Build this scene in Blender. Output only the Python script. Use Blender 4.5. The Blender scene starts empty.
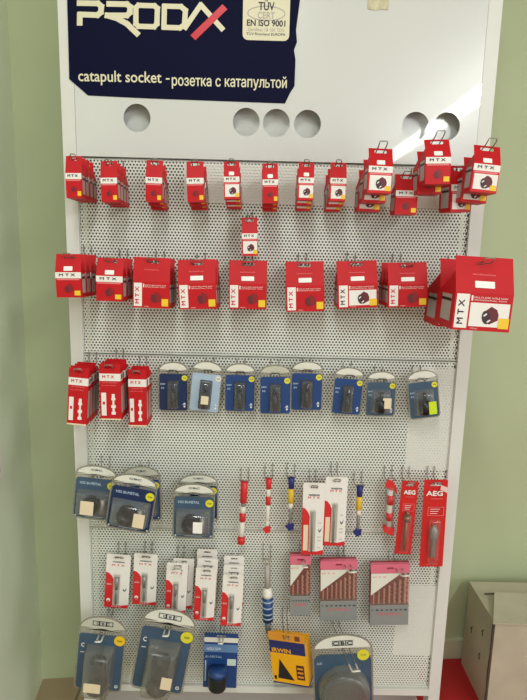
import bpy, math, random
from mathutils import Vector, Matrix
from mathutils.geometry import tessellate_polygon
random.seed(7)
C = bpy.context.scene.collection
PI = math.pi

# ------------------------------------------------------------------ camera
F = 560.0
YAW, PITCH, ROLL = 0.0089, 0.18, 0.0242
ZB = 0.25                              # height of the bottom edge of the perforated sheets
CAM = Vector((-0.0316, 0.0, ZB + 1.2078))
D = 1.379                              # plane of the display front
H = 0.4693                             # height of one perforated sheet
ST = 2.26                              # top of the stand
fw = Vector((math.sin(YAW) * math.cos(PITCH), math.cos(YAW) * math.cos(PITCH), -math.sin(PITCH)))
r0 = Vector((math.cos(YAW), -math.sin(YAW), 0)); u0 = r0.cross(fw)
RT = math.cos(ROLL) * r0 + math.sin(ROLL) * u0
UP = -math.sin(ROLL) * r0 + math.cos(ROLL) * u0
def ray(px, py): return fw * F + RT * (px - 263.5) - UP * (py - 350)
def U(px, py, d=0.0):
    """point on the vertical plane d metres in front of the display sheet"""
    r = ray(px, py); return CAM + r * ((D - d) / r.y)
def UF(px, py):
    r = ray(px, py); return CAM + r * (-CAM.z / r.z)
def depth(p): return (p - CAM).dot(fw)
cam = bpy.data.cameras.new('camera'); co = bpy.data.objects.new('camera', cam); C.objects.link(co)
co.matrix_world = Matrix.Translation(CAM) @ Matrix((RT, UP, -fw)).transposed().to_4x4()
cam.sensor_fit = 'HORIZONTAL'; cam.sensor_width = 36; cam.lens = F * 36 / 527
cam.clip_start = .02
bpy.context.scene.camera = co

# ------------------------------------------------------------------ materials
def s2l(c): return tuple(((v / 255) / 12.92 if v / 255 <= .04045 else (((v / 255) + .055) / 1.055) ** 2.4) for v in c)
MATS = {}
def mat(name, rgb, rough=.5, metal=0., noise=0., scale=30, bump=0., coat=0., spec=.5):
    if name in MATS: return MATS[name]
    m = bpy.data.materials.new(name); m.use_nodes = True; nt = m.node_tree; b = nt.nodes['Principled BSDF']
    c = s2l(rgb) + (1,)
    b.inputs['Base Color'].default_value = c; b.inputs['Roughness'].default_value = rough
    b.inputs['Metallic'].default_value = metal; b.inputs['Coat Weight'].default_value = coat
    b.inputs['Specular IOR Level'].default_value = spec
    if noise or bump:
        tc = nt.nodes.new('ShaderNodeTexCoord'); n = nt.nodes.new('ShaderNodeTexNoise')
        n.inputs['Scale'].default_value = scale; n.inputs['Detail'].default_value = 5
        nt.links.new(tc.outputs['Object'], n.inputs['Vector'])
        if noise:
            r = nt.nodes.new('ShaderNodeValToRGB')
            r.color_ramp.elements[0].position = .3; r.color_ramp.elements[1].position = .7
            r.color_ramp.elements[0].color = tuple(v * (1 - noise) for v in c[:3]) + (1,)
            r.color_ramp.elements[1].color = tuple(min(1, v * (1 + noise)) for v in c[:3]) + (1,)
            nt.links.new(n.outputs['Fac'], r.inputs['Fac']); nt.links.new(r.outputs['Color'], b.inputs['Base Color'])
        if bump:
            bp = nt.nodes.new('ShaderNodeBump'); bp.inputs['Strength'].default_value = bump; bp.inputs['Distance'].default_value = .004
            nt.links.new(n.outputs['Fac'], bp.inputs['Height']); nt.links.new(bp.outputs['Normal'], b.inputs['Normal'])
    MATS[name] = m; return m
def clear(name, tint, gloss=.12, dust=.1, rough=.12):
    if name in MATS: return MATS[name]
    m = bpy.data.materials.new(name); m.use_nodes = True; nt = m.node_tree; nt.nodes.clear()
    o = nt.nodes.new('ShaderNodeOutputMaterial'); t = nt.nodes.new('ShaderNodeBsdfTransparent'); g = nt.nodes.new('ShaderNodeBsdfGlossy')
    df = nt.nodes.new('ShaderNodeBsdfDiffuse'); a = nt.nodes.new('ShaderNodeMixShader'); b2 = nt.nodes.new('ShaderNodeMixShader')
    lw = nt.nodes.new('ShaderNodeLayerWeight'); mr = nt.nodes.new('ShaderNodeMapRange')
    lw.inputs['Blend'].default_value = .35
    mr.inputs['To Min'].default_value = gloss; mr.inputs['To Max'].default_value = min(1, gloss + .5)
    nt.links.new(lw.outputs['Facing'], mr.inputs['Value'])
    t.inputs[0].default_value = s2l(tint) + (1,); g.inputs['Roughness'].default_value = rough
    df.inputs[0].default_value = s2l((225, 225, 218)) + (1,); a.inputs[0].default_value = dust
    nt.links.new(t.outputs[0], a.inputs[1]); nt.links.new(df.outputs[0], a.inputs[2])
    nt.links.new(mr.outputs[0], b2.inputs[0]); nt.links.new(a.outputs[0], b2.inputs[1]); nt.links.new(g.outputs[0], b2.inputs[2])
    nt.links.new(b2.outputs[0], o.inputs[0]); MATS[name] = m; return m
white_metal = mat('white_powder_coat', (222, 221, 214), .35, noise=.03, scale=8)
header_white = mat('header_gloss_white', (216, 216, 212), .22, noise=.02, scale=3, coat=.4)
sheet_m = mat('perforated_white', (230, 231, 222), .45, noise=.07, scale=5)
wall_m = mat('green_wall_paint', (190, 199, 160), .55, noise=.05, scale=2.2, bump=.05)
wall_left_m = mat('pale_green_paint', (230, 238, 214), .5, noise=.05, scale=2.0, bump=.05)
red = mat('carton_red', (196, 18, 28), .5, noise=.05, scale=20, spec=.3)
red_bright = mat('carton_red_bright', (210, 30, 38), .5, spec=.3)  # brighter red for front panels of the small white-fronted cartons
maroon = mat('saw_print_maroon', (104, 26, 38), .5)
dark_print = mat('saw_print_dark', (60, 32, 44), .5)
wine = mat('saw_print_wine', (140, 14, 24), .5)
paper = mat('print_white', (240, 234, 228), .5)
yellow = mat('print_yellow', (244, 200, 40), .5)
sticker = mat('price_sticker_white', (246, 242, 238), .6)
grey_print = mat('side_label_grey', (176, 170, 166), .5)
ink = mat('black_ink', (30, 26, 28), .5)
pale_red = mat('print_pale_red', (236, 130, 130), .5)
wire = mat('zinc_wire', (150, 146, 136), .3, metal=.8)
white_tip = mat('white_plastic_tip', (236, 232, 222), .4)
blue = mat('card_blue', (26, 64, 122), .4, noise=.08, scale=25)
blue_dk = mat('card_dark_blue', (18, 40, 84), .4)
slate = mat('card_slate_blue', (60, 84, 108), .4, noise=.1, scale=20)
silver_blue = mat('card_silver_blue', (168, 188, 208), .3, noise=.1, scale=25)
cap_white = mat('cap_white', (228, 226, 214), .4)
cap_grey = mat('cap_grey', (196, 194, 178), .4)
lemon = mat('disc_lemon', (226, 216, 52), .45)
gold = mat('disc_gold', (240, 196, 30), .45)
lime = mat('sticker_lime', (206, 226, 20), .5)
cream = mat('sticker_cream', (232, 214, 182), .6)
well = mat('blister_well_grey', (100, 108, 114), .45)
well_dk = mat('blister_well_dark', (52, 60, 72), .45)
black_tool = mat('tool_black', (34, 36, 40), .35, metal=.2)
steel = mat('tool_steel', (150, 146, 140), .35, metal=.4)
grey_pl = mat('grey_plastic', (140, 142, 140), .45)
pink = mat('pink_plastic', (224, 112, 136), .35)
case_red = mat('case_dark_red', (150, 60, 62), .4)
navy = mat('sign_navy', (13, 15, 46), .6, noise=.06, scale=6, spec=.08)
sign_cream = mat('sign_cream', (226, 218, 186), .45)
sign_red = mat('sign_red', (208, 20, 38), .4)
amber = mat('box_amber', (244, 176, 16), .45)
orange = mat('box_orange', (226, 150, 50), .45)
box_blue = mat('box_navy', (34, 42, 104), .45)
carton_m = mat('cardboard_pale', (192, 184, 160), .8, noise=.08, scale=9, bump=.1)
crease_m = mat('cardboard_crease', (84, 72, 60), .9)
aeg_red = mat('pack_red', (208, 26, 28), .35, noise=.05, scale=25)
floor_red = mat('red_mat', (176, 26, 30), .6, noise=.08, scale=8)
film = clear('clear_film', (250, 251, 253), .03, .04)
film_dull = clear('dull_clear_film', (236, 234, 228), .04, .13, .3)
film_soft = clear('soft_clear_film', (244, 242, 236), .04, .09, .25)
film_red = clear('red_clear_film', (250, 230, 228), .03, .02)

# ------------------------------------------------------------------ mesh helpers
def link(name, verts, faces, m, parent=None, smooth=False, recalc=False):
    me = bpy.data.meshes.new(name); me.from_pydata(verts, [], faces); me.materials.append(m)
    if smooth:
        for p in me.polygons: p.use_smooth = True
    if recalc:
        import bmesh
        b = bmesh.new(); b.from_mesh(me); bmesh.ops.recalc_face_normals(b, faces=b.faces); b.to_mesh(me); b.free()
    o = bpy.data.objects.new(name, me); C.objects.link(o)
    if parent: o.parent = parent
    return o
class MB:
    def __init__(s): s.v = []; s.f = []
    def box(s, x0, x1, y0, y1, z0, z1):
        n = len(s.v)
        s.v += [(x, y, z) for z in (z0, z1) for y in (y0, y1) for x in (x0, x1)]
        s.f += [tuple(n + i for i in q) for q in ((0, 2, 3, 1), (4, 5, 7, 6), (0, 1, 5, 4), (2, 6, 7, 3), (0, 4, 6, 2), (1, 3, 7, 5))]
        return s
    def plate(s, outline, holes=(), y0=0., th=.001, f=None):
        """flat plate in the XZ plane, front at y0, thickness th towards +y; f(x,z)->y bends it"""
        loops = [list(outline)] + [list(h) for h in holes]
        pts = [p for l in loops for p in l]; n = len(s.v); N = len(pts)
        fy = f or (lambda x, z: 0)
        s.v += [(x, y0 + fy(x, z), z) for x, z in pts] + [(x, y0 + th + fy(x, z), z) for x, z in pts]
        for t in tessellate_polygon([[Vector((x, z, 0)) for x, z in l] for l in loops]):
            a, b, c = [pts[i] for i in t]
            cr = (b[0] - a[0]) * (c[1] - a[1]) - (b[1] - a[1]) * (c[0] - a[0])
            t = tuple(t) if cr > 0 else (t[0], t[2], t[1])
            s.f.append(tuple(n + i for i in t)); s.f.append(tuple(n + N + i for i in reversed(t)))
        k = 0
        for l in loops:
            L = len(l)
            for i in range(L):
                j = (i + 1) % L; s.f.append((n + k + i, n + k + j, n + N + k + j, n + N + k + i))
            k += L
        return s
    def tube(s, pts, r, n=6, caps=True):
        rings = []
        pts = [Vector(p) for p in pts]
        for i, p in enumerate(pts):
            t = (pts[min(i + 1, len(pts) - 1)] - pts[max(i - 1, 0)]).normalized()
            a = Vector((0, 0, 1)) if abs(t.z) < .9 else Vector((1, 0, 0))
            u = t.cross(a).normalized(); w = t.cross(u)
            rr = r[i] if isinstance(r, (list, tuple)) else r
            rings.append(len(s.v))
            for k in range(n):
                th = 2 * PI * k / n; s.v.append(tuple(p + (u * math.cos(th) + w * math.sin(th)) * rr))
        for a, b in zip(rings, rings[1:]):
            for k in range(n): s.f.append((a + k, a + (k + 1) % n, b + (k + 1) % n, b + k))
        if caps: s.f.append(tuple(rings[0] + k for k in range(n))); s.f.append(tuple(rings[-1] + k for k in reversed(range(n))))
        return s
    def build(s, name, m, parent=None, smooth=False): return link(name, s.v, s.f, m, parent, smooth, True)
def rrect(x0, x1, z0, z1, r, n=4):
    r = min(r, (x1 - x0) / 2.01, (z1 - z0) / 2.01); P = []
    for cx, cz, a in ((x1 - r, z0 + r, -90), (x1 - r, z1 - r, 0), (x0 + r, z1 - r, 90), (x0 + r, z0 + r, 180)):
        for k in range(n + 1):
            t = math.radians(a + 90 * k / n); P.append((cx + r * math.cos(t), cz + r * math.sin(t)))
    return P
def disc(cx, cz, r, n=20, rz=None): return [(cx + r * math.cos(2 * PI * k / n), cz + (rz or r) * math.sin(2 * PI * k / n)) for k in range(n)]
def rect(x0, x1, z0, z1): return [(x0, z0), (x1, z0), (x1, z1), (x0, z1)]
TX = {}
def text_mesh(t):
    if t not in TX:
        cu = bpy.data.curves.new('lettering', 'FONT'); cu.body = t; cu.resolution_u = 3; cu.align_x = 'CENTER'; cu.align_y = 'CENTER'
        o = bpy.data.objects.new('lettering', cu); C.objects.link(o)
        dg = bpy.context.evaluated_depsgraph_get(); me = bpy.data.meshes.new_from_object(o.evaluated_get(dg))
        vs = [tuple(v.co) for v in me.vertices]; fs = [tuple(p.vertices) for p in me.polygons]
        bpy.data.objects.remove(o); xs = [v[0] for v in vs]; ys = [v[1] for v in vs]
        TX[t] = ([((x - (min(xs) + max(xs)) / 2) / (max(xs) - min(xs)), (y - (min(ys) + max(ys)) / 2) / (max(ys) - min(ys))) for x, y, z in vs], fs)
    return TX[t]
def text(t, cx, cz, w, h, m, parent, y=-.0012, vert=False, name='lettering', f=None, bold=0, shear=0):
    """flat lettering fitted to a w x h rectangle; vert reads upwards"""
    vs, fs = text_mesh(t); V = []
    offs = [(0, 0)] if not bold else [(-bold, 0), (bold, 0), (0, bold), (0, -bold)]
    FF = []
    for ox, oz in offs:
        n = len(V)
        for x, z in vs:
            a, b = (cx + x * w + ox + shear * z * h, cz + z * h + oz) if not vert else (cx - z * h + ox, cz + x * w + oz)
            V.append((a, y + (f(a, b) if f else 0) - .00005 * len(FF) / max(1, len(fs)), b))
        FF += [tuple(n + i for i in q) for q in fs]
    return link(name, V, FF, m, parent)
def tag(o, label, cat, group=None, kind=None):
    o['label'] = label; o['category'] = cat
    if group: o['group'] = group
    if kind: o['kind'] = kind
    return o
def struct(o): o['kind'] = 'structure'; return o
def empty(name):
    o = bpy.data.objects.new(name, None); C.objects.link(o); o.empty_display_size = .02; return o
KIDS = {}
def copy_tree(o, parent=None):
    c = o.copy(); C.objects.link(c); c.parent = parent
    for ch in o.children: copy_tree(ch, c)
    return c
def quad(name, x0, x1, z0, z1, m, parent, y=-.0007, f=None, r=0, th=.0003):
    return MB().plate(rrect(x0, x1, z0, z1, r) if r else rect(x0, x1, z0, z1), (), y, th, f).build(name, m, parent)

# ------------------------------------------------------------------ setting
PL = UF(43, 679); PR = UF(456, 656)
wd = (PR - PL); wd.z = 0; wd.normalize(); wn = Vector((wd.y, -wd.x, 0))     # wn points into the room
def wallquad(name, a, b, z0, z1, th, m, nrm):
    n = -nrm * th; P = [a, b, b + n, a + n]
    v = [(p.x, p.y, z0) for p in P] + [(p.x, p.y, z1) for p in P]
    return struct(link(name, v, [(0, 1, 2, 3), (7, 6, 5, 4), (0, 4, 5, 1), (1, 5, 6, 2), (2, 6, 7, 3), (3, 7, 4, 0)], m, None, False, True))
CE = 2.9
PRX = PL + wd * 4.2
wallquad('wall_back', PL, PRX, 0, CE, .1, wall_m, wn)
ld = (UF(35, 700) - PL); ld.z = 0; ld.normalize()
ln = Vector((-ld.y, ld.x, 0)); ln = ln if ln.x > 0 else -ln
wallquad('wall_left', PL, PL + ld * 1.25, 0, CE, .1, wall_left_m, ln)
# floor: tiles
fm = mat('beige_floor_tiles', (172, 150, 118), .4)
nt = fm.node_tree; bk = nt.nodes.new('ShaderNodeTexBrick'); tc = nt.nodes.new('ShaderNodeTexCoord')
bk.offset = 0; bk.inputs['Scale'].default_value = 1; bk.inputs['Brick Width'].default_value = .3; bk.inputs['Row Height'].default_value = .3
bk.inputs['Mortar Size'].default_value = .004
bk.inputs['Color1'].default_value = s2l((178, 154, 122)) + (1,); bk.inputs['Color2'].default_value = s2l((164, 142, 112)) + (1,); bk.inputs['Mortar'].default_value = s2l((110, 96, 80)) + (1,)
nt.links.new(tc.outputs['Object'], bk.inputs['Vector']); nt.links.new(bk.outputs['Color'], nt.nodes['Principled BSDF'].inputs['Base Color'])
struct(MB().box(-2.2, 3.6, -7.5, 2.8, -.05, 0).build('floor', fm))
struct(MB().box(-2.2, 3.6, -7.5, 2.8, CE, CE + .05).build('ceiling', mat('ceiling_white', (225, 225, 218), .8)))
# baseboard along the right part of the back wall
sb = PL + wd * .62
def bbox_along(name, a, b, off0, off1, z0, z1, m, nrm):
    P = [a + nrm * off0, b + nrm * off0, b + nrm * off1, a + nrm * off1]
    v = [(p.x, p.y, z0) for p in P] + [(p.x, p.y, z1) for p in P]
    return link(name, v, [(0, 1, 2, 3), (7, 6, 5, 4), (0, 4, 5, 1), (1, 5, 6, 2), (2, 6, 7, 3), (3, 7, 4, 0)], m, None, False, True)
struct(bbox_along('baseboard_back', sb, PRX, .0, .014, 0, .075, mat('baseboard_cream', (206, 206, 176), .5), wn))
# red mat
a = PL + wd * 1.0 + wn * .02; b = PL + wd * 2.6 + wn * .02
mt = bbox_along('floor_mat', a, b, 0, 1.1, .0, .006, floor_red, wn)
tag(mt, 'flat red mat on the floor behind the stand, under the pale carton', 'mat')
# white switch plate on the left wall, at the picture's edge
def Uwall(px, py, p0, n):
    r = ray(px, py); return CAM + r * ((p0 - CAM).dot(n) / r.dot(n))
q = Uwall(-7, 463, PL, ln)
sw = empty('wall_socket'); sw.location = q + ln * .0; sw.rotation_euler.z = math.atan2(-ld.x * 0 + ln.x, -ln.y)
MB().plate(rrect(-.035, .035, -.05, .05, .008), (), -.01, .0099).build('cover_plate', white_tip, sw)
for z in (-.022, .022): MB().plate(disc(0, z, .014, 16), (), -.0115, .0014).build('socket_hole', ink, sw)
tag(sw, 'white double socket plate on the pale green left wall', 'socket')

# ------------------------------------------------------------------ display stand
stand = empty('display_stand'); stand.location = (0, D, 0)
tag(stand, 'tall white metal display stand with perforated sheets under a plain header', 'display stand')
X0 = .5 - .031
for sx in (-1, 1):
    MB().box(*(sorted((sx * X0, sx * .5))), -.003, .037, 0, ST).build('upright_post', white_metal, stand)
    MB().box(*(sorted((sx * (X0 - .0), sx * .5))), -.2, -.0035, 0, .05).box(*(sorted((sx * X0, sx * .5))), .0375, .3, 0, .05).build('foot', white_metal, stand)
ztop = ZB + 3 * H
# perforated sheet mesh
def perforated(w, h, pitch=.0081, hr=.0024, m=12, th=.0012):
    nx = int((w - .006) / pitch); rh = pitch * math.sqrt(3) / 2; nz = int((h - .006) / rh)
    V = []; Fc = []
    X_0 = -nx * pitch / 2 + pitch / 4; Z_0 = (h - nz * rh) / 2 + rh / 2
    R = pitch / math.sqrt(3)
    outer = []
    for k in range(12):
        a = math.radians(30 * k + 30)
        rr = R if k % 2 == 0 else pitch / 2
        outer.append((rr * math.cos(a), rr * math.sin(a)))
    inner = [(hr * math.cos(math.radians(30 * k + 30)), hr * math.sin(math.radians(30 * k + 30))) for k in range(12)]
    for j in range(nz):
        for i in range(nx):
            cx = X_0 + i * pitch + (j % 2) * pitch / 2 - pitch / 4 ; cz = Z_0 + j * rh; n = len(V)
            V += [(cx + x, 0, cz + z) for x, z in outer] + [(cx + x, 0, cz + z) for x, z in inner] + [(cx + x, th, cz + z) for x, z in inner] + [(cx + x, th, cz + z) for x, z in outer]
            for k in range(12):
                l = (k + 1) % 12
                Fc += [(n + k, n + l, n + 12 + l, n + 12 + k), (n + 12 + k, n + 12 + l, n + 24 + l, n + 24 + k), (n + 24 + k, n + 24 + l, n + 36 + l, n + 36 + k)]
    return V, Fc, nx, nz, pitch, rh, X_0, Z_0
V, Fc, nx, nz, pt, rh, xx0, zz0 = perforated(2 * X0, H)
me = bpy.data.meshes.new('perforated_sheet'); me.from_pydata(V, [], Fc); me.materials.append(sheet_m)
for k in range(3):
    o = bpy.data.objects.new('perforated_sheet', me); C.objects.link(o); o.parent = stand; o.location = (0, .002, ZB + k * H)
    e = MB(); g = .0017; zl = zz0 - rh * .62; zh = zz0 + (nz - .38) * rh
    e.box(-X0 + .0003, X0 - .0003, .0033, .0195, g, .0022 + g).box(-X0 + .0003, X0 - .0003, .0033, .0195, H - .0022 - g, H - g)
    e.box(-X0 + .0003, X0 - .0003, .0005, .0032, g, max(.002, zl)).box(-X0 + .0003, X0 - .0003, .0005, .0032, min(zh, H - .002), H - g)
    xe = X0 - nx * pt / 2
    e.box(-X0 + .0003, -X0 + xe - .0015, .0005, .0032, .003, H - .003).box(X0 - xe + .0015, X0 - .0003, .0005, .0032, .003, H - .003)
    r_ = e.build('sheet_rim', sheet_m, o); r_.location = (0, -.002, 0)
# header sheet with six round holes and backing
hz = []
for (px, py) in ((137, 118), (246.3, 122), (276.3, 123), (307.5, 124), (415.5, 126), (446.5, 126.5)):
    p = U(px, py, .004); hz.append(disc(p.x, p.z, .0313, 32))
MB().plate(rect(-X0 + .001, X0 - .001, ztop + .002, ST - .002), hz, -.004, .0015).build('header_sheet', header_white, stand)
MB().box(-X0 + .001, X0 - .001, .030, .032, ztop + .02, ST - .002).build('header_backing', header_white, stand)
MB().box(-X0 + .001, X0 - .001, -.0024, .029, ST - .003, ST).build('header_top', header_white, stand)
MB().box(-X0 + .0005, X0 - .0005, -.006, .03, ZB - .02, ZB - .0008).build('bottom_rail', white_metal, stand)
MB().box(-X0 + .0005, X0 - .0005, .10, .103, .01, ZB - .03).build('kick_panel', grey_print, stand)
MB().box(-X0 + .001, X0 - .001, .062, .064, ZB, ztop + .02).build('hole_shade_panel', mat('hole_shade_grey', (78, 74, 62), .7), stand)  # added dark sheet closing the cavity, its colour deepens shade in the holes
MB().box(-X0 + .001, X0 - .001, .0325, .061, ztop - .004, ztop + .018).build('cross_rail', white_metal, stand)

# white boards standing behind the sheets
def behind(name, px0, py0, px1, py1, dd, m, label, cat):
    a = U(px0, py0, -dd); b = U(px1, py1, -dd)
    o = MB().box(-(b.x - a.x) / 2, (b.x - a.x) / 2, 0, .004, 0, a.z - b.z).build(name, m)
    o.location = ((a.x + b.x) / 2, D + dd, b.z); tag(o, label, cat); return o
behind('backing_board', 184, 163, 446, 209, .0045, paper, 'long white board seen through the holes behind the top row of cartons', 'board')
behind('paper_sheet', 398, 585, 436, 655, .0045, paper, 'white sheet seen through the holes at the lower right of the stand', 'paper')
behind('paper_sheet', 412, 368, 452, 470, .0045, paper, 'tall white sheet seen through the holes right of the lime-stickered blister', 'paper')

# ------------------------------------------------------------------ sign on the header
sg = empty('shop_sign'); YS = -.004 - .0007; dS = .0047
def S(px, py): p = U(px, py, dS); return (p.x, p.z)
sg.location = (0, D - dS, 0)
outl = [S(*p) for p in ((69.3, 79), (76, 85), (88, 95.5), (150, 98.5), (218, 101), (285, 103.5), (290, 93), (294.5, 86), (295.5, 60), (294, 50), (297, 42), (296, 30), (300, 0), (302, -40), (66, -46))]
MB().plate([(x, z) for x, z in outl][::1], (), -.0006, .0012).build('sign_board', navy, sg)
def stroke(mb, pts, wpx, y=-.0012, closed=False):
    n = len(pts); segs = [(pts[i], pts[(i + 1) % n]) for i in range(n if closed else n - 1)]
    for i, (a, b) in enumerate(segs):
        ax, az = a; bx, bz = b; L = math.hypot(bx - ax, bz - az); 
        if L == 0: continue
        tx, tz = (bx - ax) / L, (bz - az) / L; nx_, nz_ = -tz * wpx / 2, tx * wpx / 2
        e0 = wpx / 2 if (closed or i > 0) else 0; e1 = wpx / 2 if (closed or i < len(segs) - 1) else 0
        e0 *= .75; e1 *= .75
        q = [(ax - tx * e0 + nx_, az - tz * e0 + nz_), (ax - tx * e0 - nx_, az - tz * e0 - nz_), (bx + tx * e1 - nx_, bz + tz * e1 - nz_), (bx + tx * e1 + nx_, bz + tz * e1 + nz_)]
        mb.plate([S(*p) for p in q], (), y - .00002 * i, .0004)
    return mb
stroke(MB(), [(77, 3.2), (98, 3.6), (101.5, 6.5), (101, 12.5), (97.5, 15.3), (80, 14.6), (79.8, 25.8)], 5.6).build('letter_shape', sign_cream, sg)
stroke(MB(), [(106.5, 4), (127, 4.4), (130.3, 7), (130, 12.8), (127, 15.6), (107, 15.6), (117, 18.5), (127, 24), (139, 35.5)], 5.6).build('letter_shape', sign_cream, sg)
stroke(MB(), [(138.5, 5.5), (154.5, 6), (157.5, 8.5), (157, 24), (154.3, 27), (138.5, 26.5), (136, 24), (136, 8)], 5.2, closed=True).build('letter_shape', sign_cream, sg)
stroke(MB(), [(164.5, 6.3), (181, 6.8), (185.5, 10.5), (184.5, 25), (180, 28), (164, 27.5)], 5.2, closed=True).build('letter_shape', sign_cream, sg)
stroke(MB(), [(184, 29.5), (200.8, 5), (223.5, 30.5)], 5.2).build('letter_shape', sign_cream, sg)
stroke(MB(), [(225, 7), (193, 38)], 7, y=-.0017).build('letter_shape', sign_red, sg)
for tt, xa, xb, yy, hh in (('catapult socket', 78.5, 161.5, 77.5, .031), ('-', 166, 169.5, 79, .0025), ('розетка с катапул', 172, 264.2, 83.0, .0241), ('Ь', 265.4, 269.6, 83.6, .0175), ('той', 270.6, 286.7, 82.3, .0244)):
    a0 = S(xa, yy); a1 = S(xb, yy + (xb - xa) * .022); wv = math.hypot(a1[0] - a0[0], a1[1] - a0[1])
    t_ = text(tt, 0, 0, wv, hh, sign_cream, sg, y=-.0011, bold=.0004)
    t_.location = ((a0[0] + a1[0]) / 2, 0, (a0[1] + a1[1]) / 2); t_.rotation_euler.y = -math.atan2(a1[1] - a0[1], a1[0] - a0[0])
bd = empty('certificate_badge'); bd.parent = sg
b0 = S(242.5, 40); b1 = S(289, 42); b2 = S(286, -22)
ow = MB().plate(rrect(b0[0], b1[0], b0[1], b2[1], .012), (), -.001, .0005).build('badge_plate', sign_cream, bd)
cxb = (b0[0] + b1[0]) / 2; k = depth(U(265, 20)) / F
MB().plate(disc(cxb, S(265, 13.5)[1], 19 * k, 28, 7 * k), [disc(cxb, S(265, 13.5)[1], 18 * k, 28, 6 * k)], -.0013, .0004).build('badge_ring', grey_print, bd)
text('TÜV', cxb, S(265, 5.5)[1], 15.5 * k, 9 * k, ink, bd, y=-.0015, bold=.0004)
text('CERT', cxb, S(265, 15.5)[1], 17 * k, 6 * k, grey_print, bd, y=-.0014, bold=.0002)
text('EN ISO 9001', cxb, S(265, 23.3)[1], 38 * k, 5.6 * k, ink, bd, y=-.0015, bold=.0004)
text('Zertifikat 18 100 7272', cxb, S(265, 30)[1], 37 * k, 3 * k, grey_print, bd, y=-.0015)
text('TÜV Rheinland EUROPA', cxb, S(265, 34)[1], 39 * k, 3 * k, ink, bd, y=-.0015)
tag(sg, 'dark navy sign with cream lettering and a red slash across the header', 'sign')
tp = U(379, 0, .0055); tape = MB().plate([(-.024, -.019), (-.01, -.021), (.01, -.019), (.021, -.02), (.025, .02), (-.025, .021)], (), 0, .0008).build('tape_patch', mat('old_tape', (202, 192, 160), .6, noise=.25, scale=60))
tape.location = tp; tag(tape, 'old yellowed tape patch stuck high on the white header sheet', 'tape')

# ------------------------------------------------------------------ hooks
def hook(x, zr, dfront, slope, w, label, group, tip=.012, white=False, drop=0., skew=0.):
    """double wire hook: x centre, zr rod height at the sheet, reaching dfront+tip out from the sheet"""
    o = empty('wire_hook'); o.location = (x, D, zr); o.rotation_euler.z = skew
    L = dfront + tip; zt = slope * L - drop
    g = w / 2
    pts = [(-g, -.0016, .03), (-g, -.0018, .006), (-g, -.006, .0005), (-g, -L * .5, zt * .5), (-g, -L + .01, zt), (-g, -L, zt + .006), (-g + .001, -L, zt + .009),
           (g - .001, -L, zt + .009), (g, -L, zt + .006), (g, -L + .01, zt), (g, -L * .5, zt * .5), (g, -.006, .0005), (g, -.0018, .006), (g, -.0016, .03)]
    MB().tube(pts, .0013, 6).build('rod', wire, o, True)
    if white:
        MB().tube([(-g, -L + .03, zt), (-g, -L + .01, zt), (-g, -L - .001, zt + .006), (g, -L - .001, zt + .006), (g, -L + .01, zt), (g, -L + .03, zt)], .0021, 8).build('plastic_tip', white_tip, o, True)
    tag(o, label, 'hook', group); return o

ORD = ['leftmost', 'second from the left', 'third from the left', 'fourth from the left', 'fifth from the left', 'sixth from the left', 'seventh from the left', 'eighth from the left', 'ninth from the left', 'tenth from the left', 'eleventh from the left', 'twelfth from the left']
DEP = ['front', 'second from the front', 'third from the front', 'fourth from the front']

# ------------------------------------------------------------------ carton
def saw_print(o, cx, cz, s, y, dark):
    """little tilted picture of a hole saw"""
    m1 = maroon if dark else wine; m2 = dark_print if dark else maroon
    P = [(-.38, -.42), (.02, -.62), (.62, -.3), (.66, .1), (.5, .5), (.05, .72), (-.5, .25)]
    g = MB().plate([(cx + s * x, cz + s * z) for x, z in P], (), y, .0002).build('saw_picture', m1, o)
    e = [( cx + s * (-.27 + .34 * math.cos(t) * .9 - .12 * math.sin(t)), cz + s * (-.1 + .5 * math.sin(t) + .1 * math.cos(t))) for t in [2 * PI * k / 16 for k in range(16)]]
    MB().plate(e, (), y - .0003, .0002).build('saw_mouth', m2, g)
    if dark:
        MB().plate([(cx + s * x, cz + s * z) for x, z in ((-.5, .02), (-.28, .22), (-.2, .14), (-.42, -.06))], (), y - .0006, .0002).plate([(cx + s * x, cz + s * z) for x, z in ((-.2, -.42), (.02, -.24), (.1, -.32), (-.12, -.5))], (), y - .0006, .0002).build('saw_slot', paper, g)
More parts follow.
